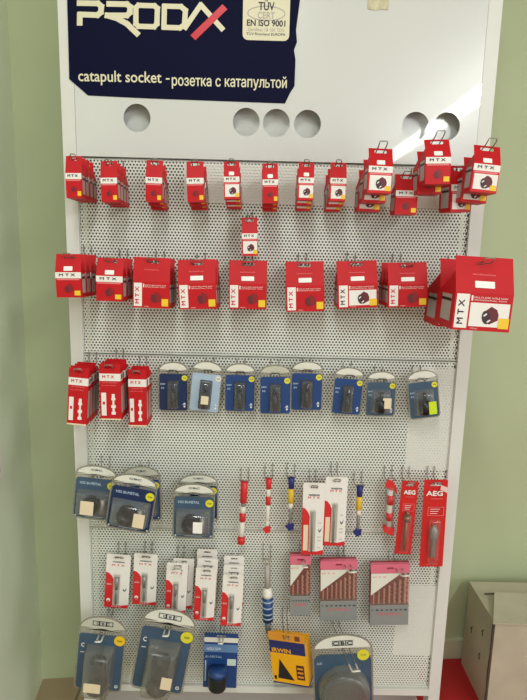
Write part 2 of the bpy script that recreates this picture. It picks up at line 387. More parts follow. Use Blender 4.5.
def make_carton(w, h, T, style, white, price):
    o = empty('hanging_carton'); hb = .6 * h if style == 'H' else .52 * h; yt = min(T * .4, .028)
    fy = lambda x, z: 0 if z <= hb else yt * (z - hb) / (h - hb)
    g = w / 2; za = .78 * h; ya = fy(0, za) + .0012
    prof = [(.0008, 0), (.0008, hb), (ya, za), (ya + .0012, za), (T - .0012, hb), (T - .0012, 0)]
    v = [(-g, y, z) for y, z in prof] + [(g, y, z) for y, z in prof]; n = len(prof)
    link('carton_body', v, [tuple(range(n)), tuple(range(2 * n - 1, n - 1, -1))] + [(i, (i + 1) % n, n + (i + 1) % n, n + i) for i in range(n)], red, o, False, True)
    sw_ = min(.030, w * .52); sl = rrect(-sw_ / 2, sw_ / 2, .885 * h, .885 * h + min(.009, .07 * h), .003, 2)
    MB().plate(rect(-g, g, hb, h), [sl], 0, .0008, fy).build('hang_tab', red, o)
    MB().plate(rect(-g, g, 0, hb), (), 0, .0007).build('front_panel', red if not (white and style == 'H') else red_bright, o)
    y = -.0004
    if style == 'H':
        bz0, bz1 = .445 * h, .585 * h
        b = quad('logo_band', -g, g, bz0, bz1, paper, o, y)
        text('M T X', -.04 * w, (bz0 + bz1) / 2 + .01 * h, .62 * w, .055 * h, ink, b, y - .0005, bold=.0003)
        quad('caption_strip', -g * .9, g * .85, .405 * h, .43 * h, pale_red, o, y)
        if white: quad('picture_panel', -g * .86, g * .94, .06 * h, .385 * h, paper, o, y)
        saw_print(o, .05 * w if white else .0, .21 * h, .36 * w if white else .27 * w, y - .0004, white)
        ys = quad('yellow_mark', .22 * w, .45 * w, .05 * h, .16 * h, yellow, o, y - .0012)
    else:
        b = quad('logo_band', -.47 * w, -.25 * w, .03 * h, .495 * h, paper, o, y)
        text('M T X', -.38 * w, .25 * h, .33 * h, .1 * w, ink if white else sign_red, b, y - .0005, vert=True, bold=.0004)
        text('MULTI-SIZE HOLE SAW', .12 * w, .455 * h, .58 * w, .022 * h, paper, o, y, name='title_text')
        text('PROFESSIONAL TOOL', .12 * w, .42 * h, .56 * w, .018 * h, paper, o, y, name='title_text')
        quad('title_mark', -.22 * w, -.19 * w, .41 * h, .48 * h, paper, o, y)
        text('PROFESSIONAL', 0, .76 * h, .4 * w, .02 * h, pale_red, o, y, name='top_text', f=fy)
        if white: quad('picture_panel', -.22 * w, .46 * w, .06 * h, .385 * h, paper, o, y)
        saw_print(o, .13 * w, .21 * h, .23 * w, y - .0004, white)
        quad('yellow_mark', .29 * w, .47 * w, .045 * h, .19 * h, yellow, o, y - .0012)
        text('MTX.RU', -.12 * w, .03 * h, .12 * w, .018 * h, paper, o, y, name='foot_text')
    if price:
        z0, z1 = (.62 * h, .72 * h) if style == 'H' else (.585 * h, .675 * h)
        ps = quad('price_sticker', -.17 * w, .17 * w, z0, z1, sticker, o, y - .0005, fy, .0015)
    for sx in (-1, 1):                     # printed side labels
        a = MB(); x = sx * (g + .0003)
        a.box(min(x, sx * g), max(x, sx * g), .2 * T, .8 * T, .1 * h, .9 * hb)
        l = a.build('side_label', grey_print, o)
        x2 = sx * (g + .0006)
        MB().box(min(x2, sx * g), max(x2, sx * g), .2 * T, .8 * T, .72 * hb, .8 * hb).build('label_bar', ink, l)
    return o
GROUPROW = {}
def stack(fn, tc, bc, wpx, d, n, T, slope, jit=.0012, dyt=0):
    """place n copies behind one another; the pixel pair is the front one's face"""
    P1 = U(tc[0], tc[1], d - dyt); P0 = U(bc[0], bc[1], d)
    v = P1 - P0; h = math.hypot(v.x, v.z); w = wpx * depth((P0 + P1) / 2) / F
    o = fn(w, h); out = [o]
    ang = math.atan2(v.x, v.z)
    o.location = P0; o.rotation_euler = (0, ang, 0)
    for i in range(1, n):
        c = copy_tree(o); c.location = P0 + Vector((random.uniform(-jit, jit), (T + .0012) * i, -slope * (T + .0012) * i))
        c.rotation_euler = (0, ang * .6 + random.uniform(-.02, .02), 0); out.append(c)
    return out, P1, P0, w, h

top = [ # tc, bc, w, d, n, T, slope, white, price, rows
    ((74, 156), (74.5, 198), 16, .118, 4, .027, .02, 0, 0, 'top row'),
    ((109, 161), (110, 202), 16.5, .118, 4, .027, .05, 0, 0, 'top row'),
    ((155, 160.5), (153.8, 202), 16.5, .105, 3, .03, .2, 0, 0, 'top row'),
    ((195, 161.5), (196, 202), 17, .105, 3, .03, .2, 0, 0, 'top row'),
    ((231.5, 161.5), (232, 199), 15.5, .12, 3, .034, .22, 1, 1, 'top row'),
    ((270, 163.5), (270.5, 203), 15.5, .12, 3, .034, .18, 0, 1, 'top row'),
    ((306.5, 162.5), (305.5, 200), 15.5, .12, 3, .034, .25, 1, 1, 'top row'),
    ((338.5, 162.5), (337.5, 201), 16, .12, 3, .034, .25, 1, 0, 'top row'),
    ((380.5, 148.5), (379, 193), 24, .175, 3, .05, .30, 1, 1, 'top row'),
    ((406, 174.5), (405.5, 214.5), 22, .09, 1, .05, .25, 0, 0, 'top row'),
    ((436.5, 139.5), (437.5, 184), 25, .175, 2, .05, .3, 0, 1, 'top row'),
    ((487, 146), (483, 192.5), 26.5, .175, 2, .05, .32, 1, 1, 'top row'),
]
DESC = {(0, 0): 'plain red', (0, 1): 'red', (1, 0): 'white-fronted', (1, 1): 'white-fronted'}
def place_cartons(rows, style, rowname, grp):
    for gi, (tc, bc, wpx, d, n, T, sl, wh, pr, _) in enumerate(rows):
        yt = min(T * .4, .028)
        objs, P1, P0, w, h = stack(lambda w, h: make_carton(w, h, T, style if isinstance(style, str) else style[gi], wh, pr), tc, bc, wpx, d, n, T, sl, dyt=yt)
        for i, o in enumerate(objs):
            what = ('white-fronted red carton' if wh else 'red carton') if i == 0 else 'red carton'
            if pr and i == 0: what = 'stickered ' + what
            pl = '%s stack, %s' % (ORD[gi].replace(' from the left', ''), rowname)
            pos = ('%s in the %s counted from left' % (['frontmost', 'second from front', 'third from front', 'fourth from front'][i], pl)) if n > 1 else 'hanging alone low between the ninth and eleventh stacks, top row'
            tag(o, what + ', ' + pos, 'carton', grp)
        L = d - yt
        zf_ = P1.z - .085 * h; zr = zf_ - sl * L
        if rowname == 'top row': zr = min(zr, ztop - .036)
        sl = (zf_ - zr) / L
        hook(P1.x - (0 if n == 1 else 0), zr, L, sl, min(.02, w * .32), 'wire hook carrying the %s carton stack, %s' % (ORD[gi], rowname), 'wire hooks of the stand', tip=.009 if wpx < 20 else (.028 if d > .16 else .014))
        if gi == 10: pass
place_cartons(top, 'H', 'top row', 'small cartons in the top row')
# lone small carton between the rows
objs, P1, P0, w, h = stack(lambda w, h: make_carton(w, h, .034, 'H', 1, 0), (249.5, 217.5), (250, 256), 15.5, .075, 1, .034, .1, dyt=.0136)
tag(objs[0], 'small white-fronted red carton hanging alone between the top and second rows', 'carton', 'small cartons in the top row')
hook(P1.x, P1.z - .085 * h - .006, .062, .1, .012, 'double wire hook holding the lone small carton between rows', 'wire hooks of the stand', tip=.018)
# rear box of the rightmost stack hangs lower and turned
objs, P1, P0, w, h = stack(lambda w, h: make_carton(w, h, .05, 'H', 1, 0), (459, 166), (460.5, 212), 22.5, .085, 1, .05, .1, dyt=.02)
objs[0].rotation_euler.z = math.radians(14)
tag(objs[0], 'small white-fronted red carton turned sideways, hanging lower between the last two top-row stacks', 'carton', 'small cartons in the top row')
hook(P1.x, P1.z - .085 * h - .01, .066, .1, .016, 'double wire hook holding the turned carton between the last two top-row stacks', 'wire hooks of the stand', tip=.012)
second = [
    ((69, 254), (69.5, 297.5), 25.5, .15, 4, .034, .03, 0, 1, ''),
    ((111, 258), (109.5, 301), 26.5, .135, 3, .04, .03, 0, 1, ''),
    ((152.5, 257.5), (151, 308), 36.5, .115, 3, .034, .06, 0, 0, ''),
    ((196.5, 259.5), (198, 309), 37.5, .115, 3, .034, .06, 0, 1, ''),
    ((248, 260.5), (247.5, 309), 37.5, .085, 2, .036, .03, 0, 1, ''),
    ((304.5, 261.5), (305.5, 311.5), 38, .085, 2, .036, .03, 0, 1, ''),
    ((356.5, 261), (358, 308), 40, .095, 2, .04, .03, 1, 1, ''),
    ((407, 262.5), (407.5, 307), 39, .115, 3, .034, .03, 0, 1, ''),
    ((484.5, 257), (480, 331), 58, .225, 2, .1, .08, 1, 1, ''),
]
place_cartons(second, ['H', 'H'] + ['V'] * 7, 'second row', 'large cartons in the second row')

# ------------------------------------------------------------------ flat red packs, third row left
def make_flat(w, h, T):
    o = empty('flat_carton'); g = w / 2; y = -.0004
    MB().box(-g, g, .0008, T - .0006, .0, .88 * h).build('carton_body', red, o)
    MB().plate(rect(-g, g, 0, h), [rrect(-w * .25, w * .25, .92 * h, .955 * h, .003, 2)], 0, .0007).build('front_panel', red, o)
    b = quad('logo_band', -g, g, .70 * h, .83 * h, paper, o, y)
    text('M T X', -.08 * w, .775 * h, .55 * w, .05 * h, sign_red, b, y - .0005, bold=.0003)
    text('PROFESSIONAL', 0, .67 * h, .7 * w, .018 * h, pale_red, o, y, name='title_text'); text('HOLE SAW ARBOR', -.05 * w, .62 * h, .7 * w, .018 * h, pale_red, o, y, name='title_text')
    l = quad('white_label', -.43 * w, -.2 * w, .08 * h, .49 * h, paper, o, y); quad('label_mark', -.37 * w, -.26 * w, .28 * h, .33 * h, red, l, y - .0005)
    m = MB(); cx = .14 * w
    for z0, z1, r in ((.1, .15, .1), (.15, .22, .05), (.22, .27, .11), (.27, .36, .045), (.36, .40, .1), (.40, .47, .07)): m.plate(rect(cx - r * w, cx + r * w, z0 * h, z1 * h), (), y, .0003)
    m.build('arbor_picture', paper, o)
    quad('foot_strip', -g, g, 0, .025 * h, cream, o, y)
    for sx in (-1, 1):
        x = sx * (g + .0003)
        s_ = MB().box(min(x, sx * g), max(x, sx * g), .002, T - .002, .7 * h, .83 * h).build('side_band', paper, o)
        x = sx * (g + .0006); MB().box(min(x, sx * g), max(x, sx * g), .3 * T, .7 * T, .72 * h, .81 * h).build('band_mark', ink, s_)
        x = sx * (g + .0003); MB().box(min(x, sx * g), max(x, sx * g), .2 * T, .8 * T, .12 * h, .6 * h).build('side_text_panel', grey_print, o)
    return o
for gi, (tc, bc, wpx, d, n, T) in enumerate((((79, 368), (76.5, 425), 19.5, .11, 4, .024), ((109.5, 364), (111, 420), 21, .10, 4, .022), ((137, 369.5), (138, 426.5), 18, .075, 3, .022))):
    objs, P1, P0, w, h = stack(lambda w, h: make_flat(w, h, T), tc, bc, wpx, d, n, T, .03)
    for i, o in enumerate(objs): tag(o, 'flat red carton with white band, %s in %s stack of third row' % (DEP[i], ['left', 'middle', 'right'][gi]), 'carton', 'flat red cartons in the third row')
    hook(P1.x, P1.z - .06 * h - .004, d, .03, min(.018, w * .4), 'double wire hook carrying the %s flat red carton stack' % ['leftmost', 'middle', 'rightmost'][gi], 'wire hooks of the stand', tip=.012)

# ------------------------------------------------------------------ blister packs
def dome(w, h, z1, n=10, inset=0, z0=0, r=.1):
    """card outline: straight sides, domed top starting at z1"""
    g = w / 2 - inset; rr = r * w; P = []
    for cx, a in ((g - rr, -90),):
        for k in range(5): t = math.radians(a + 22.5 * k); P.append((cx + rr * math.cos(t), z0 + inset + rr + rr * math.sin(t)))
    for k in range(n + 1):
        t = PI * k / n; P.append((g * math.cos(t), z1 + (h - inset - z1) * math.sin(t) ** .9 if 0 < k < n else z1))
    for k in range(5): t = math.radians(180 + 22.5 * k); P.append((-g + rr + rr * math.cos(t), z0 + inset + rr + rr * math.sin(t)))
    return P
def bubble(x0, x1, z0, z1, b, r, name, m, o, y0=-.001, taper=.12):
    """raised clear blister"""
    V = []; Fc = []; rings = [(0, 0), (.55, .25 * taper), (.85, .6 * taper), (1, 1.6 * taper)]
    n = None
    for dep, ins in rings:
        i_ = ins * min(x1 - x0, z1 - z0); P = rrect(x0 + i_, x1 - i_, z0 + i_, z1 - i_, max(r * (1 - ins), .002)); n = len(P)
        V += [(x, y0 - b * dep, z) for x, z in P]
    for k in range(len(rings) - 1):
        for i in range(n): j = (i + 1) % n; Fc.append((k * n + i, k * n + j, (k + 1) * n + j, (k + 1) * n + i))
    Fc.append(tuple((len(rings) - 1) * n + i for i in range(n)))
    return link(name, V, Fc, m, o, True, False)
def cup(o, cx, cz, y0, r, L, m, name='hole_saw', axis='y', teeth=14):
    """hole saw: hollow toothed cup with a hub"""
    V = []; Fc = []; n = teeth * 2
    def P(a, rr, t):
        c, s = math.cos(a) * rr, math.sin(a) * rr
        return (cx + c, y0 - t, cz + s) if axis == 'y' else ((cx + t, y0 + c, cz + s) if axis == 'x' else (cx + c, y0 + s, cz + t))
    rows = [(0.15 * r, 0), (r * .96, 0), (r, .06 * L), (r, .9 * L), None, (r * .9, .9 * L), (r * .9, .12 * L), (.3 * r, .12 * L)]
    for row in rows:
        for k in range(n):
            a = 2 * PI * k / n
            if row is None: V.append(P(a, r * .97, L if k % 2 else .9 * L))
            else: V.append(P(a, *row))
    for j in range(len(rows) - 1):
        for k in range(n): l = (k + 1) % n; Fc.append((j * n + k, j * n + l, (j + 1) * n + l, (j + 1) * n + k))
    Fc.append(tuple(range(n)))
    s_ = link(name, V, Fc, m, o, True, True)
    return s_
def make_blister(w, h, kind, frame=None, capm=None, discm=None, stick=None, T=.022, logo='CBC', capname=True):
    o = empty('blister_pack'); g = w / 2; frame = frame or blue; capm = capm or cap_white; discm = discm or lemon
    z1 = .80 * h
    slot = rrect(-.012, .012, .762 * h, .762 * h + .007, .003, 2)
    MB().plate(dome(w, h, z1), [slot], 0, .0008).build('clear_backing', film_dull, o)
    # white cap, an arc-shaped card
    P = [(x, z) for x, z in dome(w, h, z1, 14, .003 if w < .1 else .004) if z > z1 + .01 * h]
    sag = .03 * h
    xs = [P[0][0] + (P[-1][0] - P[0][0]) * k / 8 for k in range(9)]
    low = [(x * .995, z1 + .008 * h + (sag * (1 - (x / g) ** 2))) for x in reversed(xs)]
    cp = MB().plate(P + low[::1], (), -.0022, .0006) if False else MB().plate(P + [(x, z) for x, z in low[::-1]], (), -.0022, .0006)
    cpo = cp.build('white_cap', capm, o)
    if logo:
        L_ = .26
        text(' '.join(logo) if kind == 'xl' else logo, 0, .915 * h if kind != 'xl' else .905 * h, L_ * w, .03 * h, well_dk, cpo, -.003, bold=.0002)
        if kind == 'xl':
            lw = .42 * w / 3
            for i in (-1, 0, 1):
                q = rect(i * lw - lw * .5, i * lw + lw * .5, .875 * h, .935 * h); q2 = rect(i * lw - lw * .4, i * lw + lw * .4, .882 * h, .928 * h)
                MB().plate(q, [q2], -.003, .0004).build('logo_frame', well_dk, cpo)
    # printed card frame
    if kind == 'small': wx0, wx1, wz0, wz1 = -.2 * w, .2 * w, .06 * h, .63 * h
    elif kind == 'mid': wx0, wx1, wz0, wz1 = -.33 * w, .33 * w, .07 * h, .6 * h
    elif kind == 'large': wx0, wx1, wz0, wz1 = -.42 * w, .42 * w, .1 * h, .54 * h
    else: wx0, wx1, wz0, wz1 = -.3 * w, .3 * w, .03 * h, .62 * h
    i_ = .035 * w
    zt = .755 * h
    outer = [(x, z) for x, z in rrect(-g + i_, g - i_, i_, zt, .07 * w)]
    fr = MB().plate(outer, [rrect(wx0, wx1, wz0, wz1, .04 * w, 3)], -.0018, .0006).build('printed_card', frame, o)
    wl = MB().plate(rrect(wx0 - .001, wx1 + .001, wz0 - .001, wz1 + .001, .04 * w, 3), (), -.0010, .0006).build('window_backing', well_dk if kind in ('small',) else well, o)
    # prints
    for (tx, cx, cz, ww, hh) in (('SAW', -.35 * w, .55 * h, .16 * w, .03 * h), ('32', -.36 * w, .47 * h, .1 * w, .03 * h), ('mm', .36 * w, .14 * h, .09 * w, .03 * h)) if kind in ('small', 'mid') else (('HSS BI-METAL', -.12 * w, .64 * h, .5 * w, .045 * h),):
        if kind == 'large' or kind in ('small', 'mid'): text(tx, cx, cz + (.02 * h if kind == 'large' else 0), ww, hh, silver_blue, fr, -.0022, name='card_text', bold=.0003)
    for cz in (.1, .16) if kind in ('small', 'mid') else ():
        MB().plate(disc(.37 * w, cz * h, .03 * w, 10), (), -.0021, .0003).build('card_dot', paper, fr)
    if kind == 'large':
        for sx in (-1, 1): MB().plate(disc(sx * .42 * w, .05 * h, .018 * w, 10), (), -.0021, .0003).build('card_dot', paper, fr)
        quad('card_line', -.2 * w, .22 * w, .04 * h, .055 * h, silver_blue, fr, -.0021)
    if kind == 'xl':
        text('C', -.38 * w, .60 * h, .06 * w, .05 * h, paper, fr, -.0021, name='card_text', bold=.0004)
        quad('card_line', -.42 * w, -.34 * w, .5 * h, .508 * h, paper, fr, -.0021); MB().plate(disc(.38 * w, .08 * h, .035 * w, 14), [disc(.38 * w, .08 * h, .02 * w, 14)], -.0021, .0003).build('card_ring', paper, fr)
    rd = .095 if kind != 'xl' else .115
    dz = {'small': .68, 'mid': .68, 'large': .65, 'xl': .70}[kind]
    dd = MB().plate(disc(.37 * w, dz * h, rd * w, 22), (), -.0028, .0008).build('yellow_disc', discm, o)
    text('TOP', .37 * w, dz * h, .1 * w, .022 * h, navy if kind != 'small' else well, dd, -.0033, name='disc_text', bold=.0001)
    # tool inside
    if kind == 'small':
        MB().tube([(0, -.011, .1 * h), (0, -.011, .42 * h)], .095 * w, 14).tube([(0, -.011, .42 * h), (0, -.011, .55 * h)], .05 * w, 12).build('hole_saw', black_tool, o, True)
    elif kind == 'mid':
        MB().tube([(-.02 * w, -.012, .12 * h), (-.02 * w, -.012, .40 * h)], .17 * w, 16).tube([(0, -.012, .4 * h), (0, -.012, .55 * h)], .06 * w, 12).build('hole_saw', black_tool, o, True)
    elif kind == 'large':
        cup(o, -.05 * w, .3 * h, -.003, .21 * w, T * .8, black_tool); MB().tube([(.22 * w, -.012, .16 * h), (.22 * w, -.012, .42 * h)], .06 * w, 12).build('arbor', steel, o, True)
    elif kind == 'xl':
        cup(o, .0 * w, .30 * h, -.024, .17 * w, .045, black_tool, axis='z'); cup(o, .02 * w, .17 * h, -.012, .2 * w, T * .6, black_tool)
    # clear shell over everything
    MB().plate(dome(w, h, z1, 12), [dome(w, h, z1, 12, .0022)], -.0035, .0034).build('clear_rim', film_dull, o)
    bubble(wx0 + .001, wx1 - .001, wz0 + .001, wz1 - .001, T, .05 * w, 'clear_bubble', film if kind != 'xl' else film_soft, o, -.002)
    if stick:
        m, x0, x1, z0, z1_ = stick
        MB().plate(rrect(x0 * w, x1 * w, z0 * h, z1_ * h, .001, 2), (), -.0024 - T, .0003).build('price_sticker', m, o)
    return o
small = [
    ((173.5, 361.5), (173.5, 411), 30, 'small', blue_dk, cap_white, lemon, None, 'dark blue blister pack with yellow disc, beside the flat red cartons'),
    ((208.5, 361), (203.5, 412), 31, 'small', silver_blue, cap_white, cap_white, (cream, -.1, .14, .2, .36), 'pale silver blister pack with cream tape sticker, second from the left'),
    ((240.5, 363), (239.5, 411.5), 31, 'small', blue, cap_white, lemon, None, 'blue blister pack right of the pale silver one'),
    ((275.5, 364.5), (275, 414), 32, 'small', blue, cap_grey, lemon, None, 'blue blister pack overlapping its right neighbour, fourth from the left'),
    ((307.5, 361), (306, 410.5), 32, 'small', blue, cap_white, lemon, None, 'blue blister pack partly behind its left neighbour, fifth from the left'),
    ((350, 367), (345.5, 414.5), 30, 'small', blue, cap_white, lemon, None, 'tilted bright blue blister pack, third from the right'),
    ((382, 371), (379.5, 416), 30, 'mid', slate, cap_white, lemon, (cream, .02, .3, .22, .45), 'grey-blue blister pack with cream price sticker, second from the right'),
    ((421.5, 370), (425, 418), 31, 'mid', slate, cap_white, lemon, (lime, -.08, .32, .12, .38), 'grey-blue blister pack with lime green sticker, rightmost'),
]
for i, (tc, bc, wpx, kind, fr, cpm, dm, st, lab) in enumerate(small):
    d = (.04, .045, .04, .055, .035, .045, .04, .045)[i]
    objs, P1, P0, w, h = stack(lambda w, h: make_blister(w, h, kind, fr, cpm, dm, st, T=.02, logo=''), tc, bc, wpx, d, 1, .01, 0)
    tag(objs[0], lab + ' of the third row', 'blister pack', 'small blister packs in the third row')
    hook(P1.x, P0.z + (P1.z - P0.z) * .77, d, .02, .02, 'double wire hook holding the %s small blister pack of the third row' % ORD[i], 'wire hooks of the stand', tip=.012)
large = [
    ((97.5, 465), (93, 519), 42, .075, 'large', slate, cap_white, lemon, (cream, -.25, .06, .17, .42), 'grey-blue large blister pack with cream sticker, leftmost of the fourth row', 'large'),
    ((141, 466), (143, 520), 38, .035, 'large', blue, cap_grey, lemon, None, 'large blister pack with grey cap, behind the tilted one in the fourth row', 'large'),
    ((136.5, 474), (127.5, 530), 46, .10, 'large', blue_dk, cap_white, lemon, (cream, .12, .36, .18, .42), 'tilted navy large blister pack with cream sticker, in front of another in the fourth row', 'large'),
    ((198.5, 474), (199, 521), 39, .035, 'large', blue_dk, cap_white, lemon, None, 'large blister pack mostly hidden behind the rightmost one of the fourth row', 'large'),
    ((194.5, 483), (193, 538), 42, .085, 'large', slate, cap_white, lemon, (sticker, .02, .24, .2, .4), 'large blister pack with white sticker, rightmost and front in the fourth row', 'large'),
]
for i, (tc, bc, wpx, d, kind, fr, cpm, dm, st, lab, _) in enumerate(large):
    objs, P1, P0, w, h = stack(lambda w, h: make_blister(w, h, kind, fr, cpm, dm, st, T=.028), tc, bc, wpx, d, 1, .01, 0)
    tag(objs[0], lab, 'blister pack', 'large blister packs in the fourth row')
    if i in (0, 2, 4):
        hook(P1.x, P0.z + (P1.z - P0.z) * .77 - .002, d, .04, .022, 'double wire hook holding the %s large blister of the fourth row' % {0: 'leftmost', 2: 'tilted navy', 4: 'rightmost'}[i], 'wire hooks of the stand', tip=.012)
bottom = [
    ((104, 616), (97.5, 690), 48, .09, 'xl', slate, cap_grey, gold, (cream, -.2, .14, .17, .29), 'big dusty blister pack with gold disc at the bottom left corner of the stand', 8),
    ((172, 608.5), (156, 690.5), 54, .09, 'xl', slate, cap_white, lemon, (cream, .07, .26, .22, .36), 'big tilted blister pack with white cap and yellow disc, second in the bottom row', 0),
]
for i, (tc, bc, wpx, d, kind, fr, cpm, dm, st, lab, yaw_) in enumerate(bottom):
    objs, P1, P0, w, h = stack(lambda w, h: make_blister(w, h, kind, fr, cpm, dm, st, T=.05, logo='CBC' if i == 0 else 'CBC'), tc, bc, wpx, d, 1, .01, 0)
    tag(objs[0], lab, 'blister pack', 'big blister packs in the bottom row')
    hook(P0.x * .25 + P1.x * .75, P0.z + (P1.z - P0.z) * .775, d, .0, .012, 'white-tipped wire hook holding the %s big blister of the bottom row' % ['leftmost', 'tilted'][i], 'wire hooks of the stand', tip=.04, white=True)

# big round one
def make_round(w, h):
    o = empty('round_blister_pack'); g = w / 2; z1 = .8 * h
    slot = rrect(-.012, .012, .78 * h, .78 * h + .007, .003, 2)
    MB().plate(dome(w, h, z1, 16), [slot], 0, .0008).build('clear_backing', film_dull, o)
    MB().plate(rrect(-g + .004, g - .004, .004, .76 * h, .02), [disc(0, .36 * h, .41 * w, 32)], -.0018, .0006).build('printed_card', slate, o)
    P = [(x, z) for x, z in dome(w, h, z1, 18, .005) if z > z1 + .01 * h]
    c = MB().plate(P, (), -.0022, .0006).build('white_cap', cap_white, o)
    lw = .34 * w / 3
    for i in (-1, 0, 1): MB().plate(rect(i * lw - lw * .5, i * lw + lw * .5, .865 * h, .925 * h), [rect(i * lw - lw * .42, i * lw + lw * .42, .871 * h, .919 * h)], -.003, .0004).build('logo_frame', well_dk, c)
    text('C B C', 0, .895 * h, .31 * w, .04 * h, well_dk, c, -.003, bold=.0006)
    MB().plate(disc(0, .36 * h, .42 * w, 32), (), -.0010, .0006).build('window_backing', well, o)
    cup(o, 0, .33 * h, -.003, .36 * w, .035, mat('tool_grey', (62, 60, 56), .4, metal=.3), teeth=26)
    dd = MB().plate(disc(.34 * w, .745 * h, .1 * w, 24), (), -.003, .0008).build('yellow_disc', lemon, o); text('TOP', .34 * w, .745 * h, .1 * w, .025 * h, well, dd, -.0035, name='disc_text')
    # round clear dome
    V = []; Fc = []; n = 36
    for rr, y in ((.43, -.002), (.42, -.02), (.405, -.036), (.38, -.042), (.34, -.044)):
        V += [(rr * w * math.cos(2 * PI * k / n), y, .36 * h + rr * w * math.sin(2 * PI * k / n)) for k in range(n)]
    for j in range(4):
        for k in range(n): l = (k + 1) % n; Fc.append((j * n + k, j * n + l, (j + 1) * n + l, (j + 1) * n + k))
    Fc.append(tuple(4 * n + k for k in range(n)))
    link('clear_bubble', V, Fc, film_dull, o, True)
    MB().plate(dome(w, h, z1, 16), [dome(w, h, z1, 16, .0025)], -.0035, .0034).build('clear_rim', film_dull, o)
    text('68', -.39 * w, .66 * h, .08 * w, .03 * h, silver_blue, o, -.0024, name='card_text')
    return o
objs, P1, P0, w, h = stack(make_round, (342, 633.5), (344, 716), 60, .09, 1, .01, 0)
tag(objs[0], 'big blister pack with a round grey hole saw, rightmost in the bottom row', 'blister pack', 'big blister packs in the bottom row')
hook(P1.x - .002, P1.z - .17 * h, .09, -.02, .017, 'long double wire hook reaching out past the round grey hole saw pack', 'wire hooks of the stand', tip=.085, skew=math.radians(9), white=True)

# ------------------------------------------------------------------ slim tubes in the fourth row
def make_tube(parts_, h, w, star):
    o = empty('bit_tube')
    MB().plate(rrect(-w * .5, w * .5, .9 * h, h, .002, 2), [rrect(-.003, .003, .955 * h, .975 * h, .001, 2)], -.0006, .0008).build('hang_tab', parts_[0][3], o)
    for nm, z0, z1, m, rr in parts_:
        r = rr * w / 2
        MB().tube([(0, 0, z0 * h), (0, 0, z0 * h + .001), (0, 0, z1 * h - .001), (0, 0, z1 * h)], [r * .8, r, r, r * .8], 12).build(nm, m, o, True)
    if star:
        n = 10; MB().plate([((.75 if k % 2 else .5) * w * math.cos(2 * PI * k / n), .03 * h + (.75 if k % 2 else .5) * w * math.sin(2 * PI * k / n)) for k in range(n)], (), -.004, .008).build('end_cap', star, o)
    return o
pale = mat('tube_label_white', (232, 226, 214), .4); tube_red = mat('tube_red', (214, 40, 44), .35); tube_blue = mat('tube_blue', (34, 40, 112), .35); tube_yel = mat('tube_yellow', (226, 190, 52), .4)
RA = [('cap', .66, .99, tube_red, 1.0), ('neck', .60, .66, steel, .6), ('label', .50, .60, pale, .85), ('red_label', .36, .50, tube_red, .9), ('clear_body', .12, .36, pale, .8), ('bottom_cap', .0, .11, tube_red, 1.1)]
RB = [('cap', .8, .99, tube_red, .9), ('neck', .66, .8, pale, .75), ('red_label', .5, .66, tube_red, .85), ('label', .2, .5, pale, .7), ('clear_body', .1, .2, pale, .6)]
BL = [('cap', .78, .99, tube_blue, .9), ('yellow_label', .5, .78, tube_yel, .95), ('white_label', .4, .5, pale, .8), ('bit', .08, .4, steel, .5)]
for tc, bc, wpx, seg, st, lab in (
    ((244.5, 481), (241, 543.5), 7, RA, None, 'slim red and white bit tube, leftmost and longest of the four slim tubes'),
    ((269, 478), (267, 531), 6, RB, tube_red, 'slim red and white bit tube with pointed red end, second of the slim tubes'),
    ((291.5, 477), (290, 528), 6.5, BL, tube_blue, 'slim blue and yellow bit tube left of the white drill bit packs'),
    ((360, 485.5), (357.5, 533.5), 6.5, BL, tube_blue, 'slim blue and yellow bit tube right of the white drill bit packs')):
    objs, P1, P0, w, h = stack(lambda w, h: make_tube(seg, h, w, st), tc, bc, wpx, .035, 1, .01, 0)
    tag(objs[0], lab, 'bit tube', 'slim bit tubes in the fourth row')
    hook(P1.x, P1.z - .035 * h, .035, .02, .02, 'double wire hook behind the ' + {244.5: 'longest red and white slim tube', 269: 'red-ended slim tube', 291.5: 'blue and yellow tube left of the white packs', 360: 'blue and yellow tube right of the white packs'}[tc[0]], 'wire hooks of the stand', tip=.006)
# crumpled red bag
def make_bag(w, h):
    o = empty('bit_bag'); g = w / 2
    MB().plate([(-.5 * w, .86 * h), (.1 * w, .8 * h), (.55 * w, .74 * h), (.5 * w, .84 * h), (.15 * w, .97 * h), (-.3 * w, h)], [], -.002, .0015).build('red_header', tube_red, o)
    V = []; Fc = []; rows = 9; n = 12
    for j in range(rows + 1):
        z = h * (.06 + .8 * j / rows)
        for k in range(n):
            a = 2 * PI * k / n; r = 1 + .14 * math.sin(5 * a + j * 2.1) + .08 * math.cos(3 * a - j)
            V.append((g * .8 * r * math.cos(a), .008 * r * math.sin(a), z))
    for j in range(rows):
        for k in range(n): l = (k + 1) % n; Fc.append((j * n + k, j * n + l, (j + 1) * n + l, (j + 1) * n + k))
    link('clear_bag', V, Fc, film, o, True)
    MB().tube([(0, 0, .12 * h), (0, 0, .80 * h)], .24 * w, 10).build('bit_holder', pale, o, True)
    for z0, z1 in ((.55, .72), (.26, .4)): MB().tube([(.03 * w, 0, z0 * h), (.03 * w, 0, z1 * h)], .3 * w, 10).build('red_label', tube_red, o, True)
    MB().plate([(-.5 * w, .16 * h), (-.4 * w, .06 * h), (.3 * w, -.01 * h), (.5 * w, .1 * h), (.1 * w, .15 * h)], (), -.008, .014).build('bottom_flap', tube_red, o)
    return o
objs, P1, P0, w, h = stack(make_bag, (391, 479), (388, 534), 12, .035, 1, .01, 0)
tag(objs[0], 'crumpled clear bag of bits with red header, left of the narrow red bit pack', 'bit bag')
hook(P1.x, P1.z - .04 * h, .035, .02, .02, 'double wire hook holding the crumpled clear bag of bits', 'wire hooks of the stand', tip=.006)

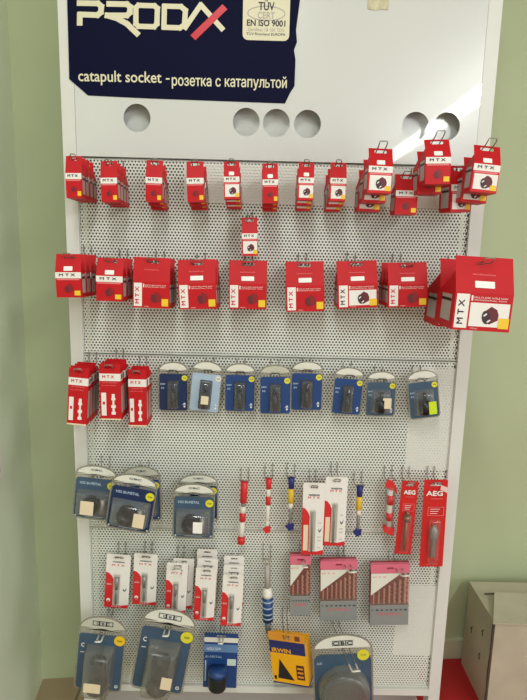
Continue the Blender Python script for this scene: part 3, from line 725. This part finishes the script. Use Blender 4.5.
# ------------------------------------------------------------------ white drill bit packs
def make_bitpack(w, h, T=.014, long=False, bit=None):
    o = empty('drill_bit_pack'); g = w / 2
    MB().plate(rrect(-g, g, 0, h, .004, 3), [rrect(-w * .17, w * .17, .925 * h, .925 * h + .005, .002, 2)], 0, .0012).build('white_card', paper, o)
    if long: MB().box(-g + .001, g - .001, .0013, T, .02 * h, .85 * h).build('carton_body', red, o)
    y = -.0004
    ztop_ = .66 * h if long else .66 * h
    R = [(-g, .04 * h), (-.17 * w, .04 * h)] + [(-.17 * w + .02 * w * k, (.05 + .0 * k) * h) for k in range(0)] + [(-.17 * w, .54 * h), (-.25 * w, .6 * h), (-.38 * w, .65 * h), (-g, ztop_)]
    rp = MB().plate(R, (), y, .0003).build('red_side', tube_red, o)
    MB().plate([(-g, 0), (g * .98, 0), (g, .07 * h), (.2 * w, .045 * h), (-.16 * w, .045 * h), (-g, .045 * h)], (), y - .0003, .0003).build('red_foot', tube_red, o)
    if long: quad('text_panel', -.43 * w, -.22 * w, .06 * h, .42 * h, cream, rp, y - .0005)
    else:
        text('SDS', -.34 * w, .44 * h, .2 * w, .025 * h, paper, rp, y - .0006, name='side_text'); MB().plate(disc(-.34 * w, .14 * h, .08 * w, 12), [disc(-.34 * w, .12 * h, .04 * w, 12)], y - .0005, .0003).build('side_mark', paper, rp)
    quad('window', -.15 * w, .1 * w, .07 * h, .62 * h, cap_grey, o, y - .0001, r=.002)
    # bit
    b = MB()
    if long: b.tube([(-.04 * w, -.002, .04 * h), (-.04 * w, -.002, .60 * h)], .045 * w, 8)
    else: b.tube([(-.02 * w, -.003, .08 * h), (-.02 * w, -.003, .36 * h)], .045 * w, 8).tube([(-.02 * w, -.003, .36 * h), (-.02 * w, -.003, .58 * h)], [.07 * w, .1 * w], 8)
    b.build('drill_bit', bit or steel, o, True)
    bubble(-.16 * w, .12 * w, .055 * h, .64 * h, .006, .003, 'clear_bubble', film, o, -.0006)
    text('M T X', 0, (.80 if long else .80) * h, .52 * w, .03 * h, sign_red, o, y, bold=.0002)
    text('PROFESSIONAL', .02 * w, (.835 if long else .86) * h, .5 * w, .022 * h, well_dk, o, y, name='top_text', bold=.0002)
    MB().plate([(.24 * w, .34 * h), (.3 * w, .31 * h), (.38 * w, .34 * h), (.4 * w, .4 * h), (.36 * w, .36 * h), (.3 * w, .34 * h), (.26 * w, .37 * h)], (), y, .0003).build('hand_mark', well, o)
    if long:
        for z in (.1, .2, .25, .45): text('8x160', .3 * w, z * h, .14 * w, .018 * h, well, o, y, name='size_text')
    else: text('MTX', .02 * w, .025 * h, .4 * w, .018 * h, paper, o, y - .0007, name='foot_text')
    return o
packs = [
    ((119, 554.5), (116, 607.5), 24, .03, 1, 0, 'small white drill bit pack with red edge, leftmost of the fifth row'),
    ((146, 554), (144, 604.5), 23.5, .03, 1, 0, 'small white drill bit pack with red edge, second from the left in the fifth row'),
    ((177.5, 563), (175, 613), 21, .055, 2, 0, 'small white drill bit pack, third position in fifth row'),
    ((206.5, 568), (203.5, 620), 20.5, .065, 3, 0, 'small white drill bit pack, fourth position in fifth row'),
    ((233.5, 575), (230.5, 625.5), 20.5, .07, 3, 0, 'small white drill bit pack, fifth position in fifth row'),
]
for i, (tc, bc, wpx, d, n, lg, lab) in enumerate(packs):
    objs, P1, P0, w, h = stack(lambda w, h: make_bitpack(w, h, bit=steel), tc, bc, wpx, d, n, .02, 0, jit=.002)
    for j, o in enumerate(objs):
        if j and i >= 3: o.location.z += .014 * j ; o.location.x += .001 * j
        if j and i == 2: o.location.x += .014
        tag(o, lab + (', ' + DEP[j] if n > 1 else ''), 'drill bit pack', 'small white drill bit packs')
    hook(P1.x + .002, P1.z - .065 * h, d, .02, min(.02, w * .3), 'wire hook holding the %s white drill bit pack of the fifth row' % ORD[i], 'wire hooks of the stand', tip=.03 if i == 2 else .012, white=(i == 2))
for i, (tc, bc, wpx) in enumerate((((314.5, 483), (312, 554.5), 22), ((337, 477), (333.5, 545.5), 22))):
    objs, P1, P0, w, h = stack(lambda w, h: make_bitpack(w, h, .022, True), tc, bc, wpx, .055, 1, .02, 0)
    tag(objs[0], 'long white drill bit pack with red side, %s' % ('left and lower of the pair' if i == 0 else 'right and higher of the pair'), 'drill bit pack', 'long white drill bit packs')
    hook(P1.x, P1.z - .065 * h, .055, .02, .016, 'double wire hook holding the %s long white drill bit pack' % ['left', 'right'][i], 'wire hooks of the stand', tip=.01)

# ------------------------------------------------------------------ red lettered packs on the right
def make_redpack(w, h, chuck):
    o = empty('red_bit_pack'); g = w / 2
    MB().plate(rrect(-g, g, 0, h, .003, 2), [rrect(-w * .24, w * .24, .93 * h, .93 * h + .007, .003, 2)], 0, .0012, lambda x, z: .0016 * math.sin(z * 60) ).build('red_card', aeg_red, o)
    text('AEG', 0 if not chuck else -.06 * w, .855 * h, .68 * w, .052 * h, paper, o, -.0032, bold=.0007)
    quad('text_line', -.2 * w, .3 * w, .79 * h, .795 * h, pale_red, o, -.0028)
    fx = rect(-.3 * w, .38 * w, .60 * h, .70 * h); MB().plate(fx, [rect(-.28 * w, .36 * w, .604 * h, .696 * h)], -.0028, .0004).build('text_frame', pale_red, o)
    for k, z in enumerate((.675, .65, .625)): quad('text_line', -.2 * w, (.2 - .05 * k) * w, z * h - .0006, z * h + .0006, paper, o, -.0029)
    b = MB()
    if chuck: b.tube([(0, -.006, .12 * h), (0, -.006, .14 * h), (0, -.006, .32 * h), (0, -.006, .34 * h), (0, -.006, .44 * h), (0, -.006, .5 * h)], [.08 * w, .1 * w, .12 * w, .18 * w, .18 * w, .07 * w], 14)
    else: b.tube([(0, -.006, .08 * h), (0, -.006, .5 * h)], .08 * w, 10).tube([(0, -.006, .48 * h), (0, -.006, .54 * h)], .2 * w, 12).tube([(0, -.006, .54 * h), (0, -.006, .6 * h)], .1 * w, 10)
    b.build('drill_bit' if not chuck else 'chuck_adapter', steel if chuck else mat('bit_bronze', (150, 110, 80), .35, metal=.6), o, True)
    bubble(-.26 * w, .26 * w, .06 * h, .57 * h, .014, .006, 'clear_bubble', film, o, -.002)
    text('PROFI TOOLS', 0, .035 * h, .5 * w, .014 * h, pale_red, o, -.0032, name='foot_text')
    if chuck: MB().plate([(.16 * w, .90 * h), (.46 * w, .86 * h), (.5 * w, .92 * h), (.2 * w, .95 * h)], (), -.0042, .0003).build('price_sticker', mat('sticker_pinkish', (236, 200, 192), .6), o)
    return o
for i, (tc, bc, wpx, ck, lab) in enumerate((((410.5, 481), (402.5, 554), 16.5, 0, 'narrow red pack with white lettering holding a thin drill bit, left of the wider one'), ((436.5, 480), (431, 566.5), 23.5, 1, 'wide red pack with white lettering and a steel chuck adapter, at the right edge'))):
    objs, P1, P0, w, h = stack(lambda w, h: make_redpack(w, h, ck), tc, bc, wpx, .05, 1, .02, 0)
    tag(objs[0], lab, 'tool pack', 'red lettered tool packs')
    hook(P1.x, P1.z - .055 * h, .05, .02, .018, 'double wire hook holding the %s red lettered pack' % ['narrow', 'wide'][i], 'wire hooks of the stand', tip=.01)

# ------------------------------------------------------------------ glue tube like item
objs, P1, P0, w, h = stack(lambda w, h: (lambda o: (
    MB().plate([(-.3 * w, .60 * h), (.36 * w, .60 * h), (.32 * w, .985 * h), (-.28 * w, .985 * h)], [rrect(-.004, .004, .93 * h, .95 * h, .001, 2)], -.001, .0012).build('clear_sleeve', film_dull, o),
    MB().tube([(0, 0, .58 * h), (0, 0, .9 * h)], [.28 * w, .2 * w], 12).build('blade', grey_print, o, True),
    MB().tube([(0, 0, .48 * h), (0, 0, .52 * h), (0, 0, .6 * h)], [.48 * w, .5 * w, .3 * w], 16).build('white_collar', white_tip, o, True),
    MB().tube([(0, 0, .16 * h), (0, 0, .48 * h)], .5 * w, 16).build('blue_label', blue, o, True),
    [MB().tube([(0, 0, z * h), (0, 0, (z + .018) * h)], .512 * w, 16).build('label_stripe', silver_blue, o, True) for z in (.2, .26, .34, .42)],
    MB().tube([(0, 0, 0), (0, 0, .16 * h)], [.22 * w, .34 * w], 12).build('grey_nozzle', well, o, True), o)[-1])(empty('sealant_tube')), (267, 557), (268, 632), 10.5, .035, 1, .01, 0)
tag(objs[0], 'slim tube with grey blade-like top and blue striped label, left of the drill sets', 'tube')
hook(P1.x, P1.z - .05 * h, .035, .02, .02, 'double wire hook holding the slim blue-labelled tube', 'wire hooks of the stand', tip=.006)

# ------------------------------------------------------------------ drill bit sets
bright_bit = mat('bit_bright', (214, 206, 190), .35)
def make_set(w, h, nb, T=.022):
    o = empty('drill_set'); g = w / 2
    MB().box(-g, g, .0, T, 0, .335 * h).build('grey_case', grey_pl, o)
    MB().box(-g + .0005, g - .0005, .012, T, .335 * h, .99 * h).build('red_case_back', case_red, o)
    MB().plate(rrect(-g, g, .86 * h, h, .003, 2), [rrect(-.009, .009, .925 * h, .925 * h + .005, .002, 2)], -.0006, .011).build('pink_top', pink, o)
    MB().plate([(-g + .001, .5 * h), (.28 * w, .855 * h), (-g + .001, .855 * h)], (), -.0005, .0006).build('white_label', cap_white, o)
    text('M T X', -.27 * w, .80 * h, .34 * w, .022 * h, pale_red, o, -.0009, bold=.0002)
    for k in range(nb):
        x = -g + w * (k + .7) / (nb + .4); r = w / nb * (.16 + .15 * k / nb) ; ln_ = (.5 + .32 * k / nb)
        P = []; n = 10; zs = [.335 + (ln_ - .335) * t / n for t in range(n + 1)]
        MB().tube([(x + (r * .25 * (1 if t % 2 else -1)), .006, zs[t] * h) for t in range(n + 1)], [r * (1.0 if t % 2 else .78) for t in range(n + 1)], 7).build('drill_bit', bright_bit, o, True)
    MB().plate(rect(-g, g, .335 * h, .86 * h), (), -.0001, .0004).build('clear_cover', film_red, o)
    text('1 2 3 4 5 6 7 8', 0, .255 * h, .9 * w, .022 * h, well_dk, o, -.0006, name='size_text', bold=.0004)
    text('HSS DRILLS', 0, .19 * h, .6 * w, .04 * h, mat('faded_pink', (206, 120, 124), .5), o, -.0006, name='case_text', bold=.0003)
    return o
for i, (tc, bc, wpx, nb, lab) in enumerate((((300.5, 556), (300, 615.5), 20.5, 4, 'narrow drill bit set in grey and red case, left of two wider ones'), ((339, 561), (338.5, 620.5), 37, 8, 'wide drill bit set in grey and red case, middle of the three'), ((390.5, 564.5), (389, 625), 38.5, 7, 'wide drill bit set in grey and red case with pink top, rightmost of the three'))):
    objs, P1, P0, w, h = stack(lambda w, h: make_set(w, h, nb), tc, bc, wpx, .045, 1, .02, 0)
    tag(objs[0], lab, 'drill set', 'drill bit sets in the fifth row')
    hook(P1.x + (.012 if i else .004), P1.z - .062 * h, .045, .01, .015 if i else .008, 'white-tipped wire hook holding the %s drill bit set' % ['narrow', 'middle', 'rightmost'][i], 'wire hooks of the stand', tip=.045, white=True, skew=math.radians(12 if i else 4))

# ------------------------------------------------------------------ bottom row: blue card with hole saw, yellow box
def make_bluecard(w, h):
    o = empty('hole_saw_card'); g = w / 2
    MB().plate(rect(-g, g, 0, h), [rrect(-.012, .012, .93 * h, .93 * h + .006, .002, 2)], 0, .0012).build('blue_card', blue_dk if False else blue, o)
    quad('white_header', -g, g, .84 * h, .925 * h, cap_white, o, -.0005); quad('pale_band', -g, g, .66 * h, .80 * h, mat('card_mid_blue', (96, 130, 176), .4), o, -.0005)
    text('HOLE SAW', -.2 * w, .72 * h, .42 * w, .05 * h, paper, o, -.0009, name='card_text'); text('BI-METAL', -.2 * w, .575 * h, .5 * w, .04 * h, silver_blue, o, -.0009, name='card_text')
    quad('text_column', -.46 * w, -.42 * w, .12 * h, .5 * h, silver_blue, o, -.0005)
    quad('pale_label', .2 * w, .46 * w, .42 * h, .54 * h, mat('label_pale_green', (200, 220, 210), .5), o, -.0008)
    cup(o, -.06 * w, .11 * h, -.02, .27 * w, .25 * h, black_tool, axis='z', teeth=18)
    MB().tube([(-.06 * w, -.02, .36 * h), (-.06 * w, -.02, .44 * h)], .275 * w, 24).build('blue_cap', blue, o, True)
    return o
objs, P1, P0, w, h = stack(make_bluecard, (221.5, 633.5), (219.5, 687.5), 33.5, .05, 1, .02, 0)
tag(objs[0], 'blue card with a black hole saw and white header, in the bottom row', 'hole saw card')
hook(P1.x, P1.z - .05 * h, .05, .0, .01, 'white-tipped wire hook holding the blue hole saw card', 'wire hooks of the stand', tip=.035, white=True)
def make_yellow(w, h, T=.05):
    o = empty('yellow_box'); g = w / 2
    MB().box(-g, g, .0, T, 0, .80 * h).build('box_body', amber, o)
    MB().plate(rect(-g, g, .80 * h, h), [rrect(-.011, .011, .925 * h, .925 * h + .005, .002, 2)], 0, .0014).build('hang_tab', orange, o)
    b = quad('blue_band', -g, g, .60 * h, .835 * h, box_blue, o, -.0005)
    text('IRWIN', -.17 * w, .655 * h, .52 * w, .075 * h, amber, b, -.0011, bold=.0006)
    MB().plate([(-.34 * w, .1 * h), (.12 * w, .09 * h), (-.25 * w, .48 * h)], (), -.0006, .0003).build('black_triangle', ink, o)
    p = quad('dark_panel', .2 * w, .42 * w, .12 * h, .40 * h, mat('panel_brown', (82, 36, 26), .5), o, -.0006, r=.002)
    for z in (.16, .24, .32): quad('panel_text', .23 * w, .39 * w, z * h, (z + .035) * h, orange, p, -.001)
    quad('tab_mark', .24 * w, .38 * w, .87 * h, .96 * h, mat('mark_brown', (120, 64, 36), .5), o, -.0005); quad('corner_mark', -.45 * w, -.38 * w, .07 * h, .14 * h, ink, o, -.0005)
    MB().box(-g - .0003, g + .0003, -.0003, T + .0003, -.0006, .02 * h).build('bottom_edge', box_blue, o)
    return o
objs, P1, P0, w, h = stack(make_yellow, (285, 635), (291, 684.5), 37.5, .085, 1, .02, 0)
objs[0].rotation_euler.z = math.radians(-20)
tag(objs[0], 'tilted yellow and navy hole saw box with black triangle, in the bottom row', 'box')
hook(P1.x + .003, P1.z - .05 * h, .085, .0, .012, 'wire hook holding the tilted yellow and navy box', 'wire hooks of the stand', tip=.015, white=False)

# ------------------------------------------------------------------ pale carton on the floor, right
A = UF(461, 664)                                    # bottom back-left corner
def up_from(P, px, py):
    r = ray(px, py); t = ((P - CAM).x * r.x + (P - CAM).y * r.y) / (r.x ** 2 + r.y ** 2); return (CAM + r * t).z
hz_ = up_from(A, 467, 581)
def UZ(px, py, z): r = ray(px, py); return CAM + r * ((z - CAM.z) / r.z)
Bf = UZ(495.5, 624, hz_); Bb = UZ(502, 568.5, hz_)

ct = empty('cardboard_carton')
A2 = Vector((A.x, A.y, 0)); e1 = Vector((Bf.x - A.x, Bf.y - A.y, 0)); e2 = Vector((Bb.x - A.x, Bb.y - A.y, 0))
L1 = e1.length; e1n = e1.normalized(); e2n = Vector((-e1n.y, e1n.x, 0)); e2n = e2n if e2n.x > 0 else -e2n; L2 = max(.42, e2.length)
ct.location = A2; ang = math.atan2(e2n.y, e2n.x); ct.rotation_euler.z = ang      # local x = e2n (right), local -y = e1n
bodyH = hz_
V = []; n = 10
# slightly bulged and dented left face
def sidept(t, s): return (-.012 * math.sin(PI * s) * math.sin(PI * t), -L1 * t, bodyH * s)
for j in range(n + 1):
    for i in range(n + 1): V.append(sidept(i / n, j / n))
base = len(V); V += [(L2, -L1, 0), (L2, -L1, bodyH * .985), (L2, 0, bodyH), (L2, 0, 0)]
Fc = [(j * (n + 1) + i, j * (n + 1) + i + 1, (j + 1) * (n + 1) + i + 1, (j + 1) * (n + 1) + i) for j in range(n) for i in range(n)]
bl = [j * (n + 1) + n for j in range(n + 1)]; bb = [j * (n + 1) for j in range(n + 1)]
Fc += [tuple(bl + [base + 1, base]), tuple(bb[::-1] + [base + 3, base + 2]), (base, base + 1, base + 2, base + 3)]
Fc += [tuple([n * (n + 1) + i for i in range(n + 1)] + [base + 1, base + 2]), tuple([i for i in range(n, -1, -1)] + [base + 3, base])]
link('carton_body', V, Fc, carton_m, ct, False, True)
# lid flap lying over the front part of the top, lifted at the left
fl = MB(); zf = bodyH + .004
P = [(-.012, -L1 - .01), (L2, -L1 - .012), (L2, -L1 * .35), (.05, -L1 * .40)]
v = [(x, y, zf + (.012 if i == 3 else .002)) for i, (x, y) in enumerate(P)] + [(x, y, zf + .004 + (.012 if i == 3 else .002)) for i, (x, y) in enumerate(P)]
link('lid_flap', v, [(0, 1, 2, 3), (4, 5, 6, 7), (0, 1, 5, 4), (1, 2, 6, 5), (2, 3, 7, 6), (3, 0, 4, 7)], carton_m, ct, False, True)
MB().tube([(-.004, -L1 * .985, bodyH * s) for s in (.02, .3, .5, .7, .99)], [.004, .003, .005, .003, .004], 5).build('edge_crease', crease_m, ct)
MB().tube([(.02, -L1 * .38, zf + .006), (.06, -L1 * .385, zf + .009), (.1, -L1 * .37, zf + .005)], .003, 5).build('torn_edge', crease_m, ct)
for (t, s) in ((.72, .76), (.72, .5), (.38, .62)):
    x, y, z = sidept(t, s); MB().tube([(x - .001, y, z - .012), (x - .001, y + .006, z), (x - .001, y, z + .01)], .0022, 5).build('printed_mark', crease_m, ct)
MB().tube([(L2 * .35, -L1 - .002, .05), (L2 * .55, -L1 - .002, .11)], .003, 5).build('scratch', crease_m, ct)
tag(ct, 'worn pale cardboard carton with a loose lid flap on the floor right of the stand', 'carton')

# ------------------------------------------------------------------ light
W = bpy.data.worlds.new('world'); bpy.context.scene.world = W; W.use_nodes = True
W.node_tree.nodes['Background'].inputs[0].default_value = (.97, 1.0, .93, 1); W.node_tree.nodes['Background'].inputs[1].default_value = .52
def area(name, loc, target, sx, sy, power, col=(1, 1, 1)):
    l = bpy.data.lights.new(name, 'AREA'); l.shape = 'RECTANGLE'; l.size = sx; l.size_y = sy; l.energy = power; l.color = col
    o = bpy.data.objects.new(name, l); C.objects.link(o); o.location = loc
    o.rotation_euler = (Vector(target) - Vector(loc)).to_track_quat('-Z', 'Y').to_euler(); return o
for k, y in enumerate((-1.6, -3.1, -4.6, -6.1)):
    area('ceiling_tube_lamp', (1.8, y, 2.78), (1.8 - .5, y + .35, 0), .14, 1.49, 24, (.96, 1, .98)).rotation_euler = (0, math.radians(48), 0)
area('fill_light_left', (-.15, -.45, 2.84), (-.15, -.1, 0), .14, 1.0, 16, (.96, 1, .98))  # added overhead fill that brightens the left wall and floor carton
area('fill_light_low_right', (2.6, -.9, 1.25), (-.6, 1.1, .9), .8, 1.1, 12, (.97, 1, .99))  # invented low fill aimed at the left wall, no real window
sc = bpy.context.scene
sc.view_settings.view_transform = 'Standard'; sc.view_settings.look = 'None'; sc.view_settings.gamma = 1; sc.view_settings.use_curve_mapping = False
sc.view_settings.exposure = 0.32
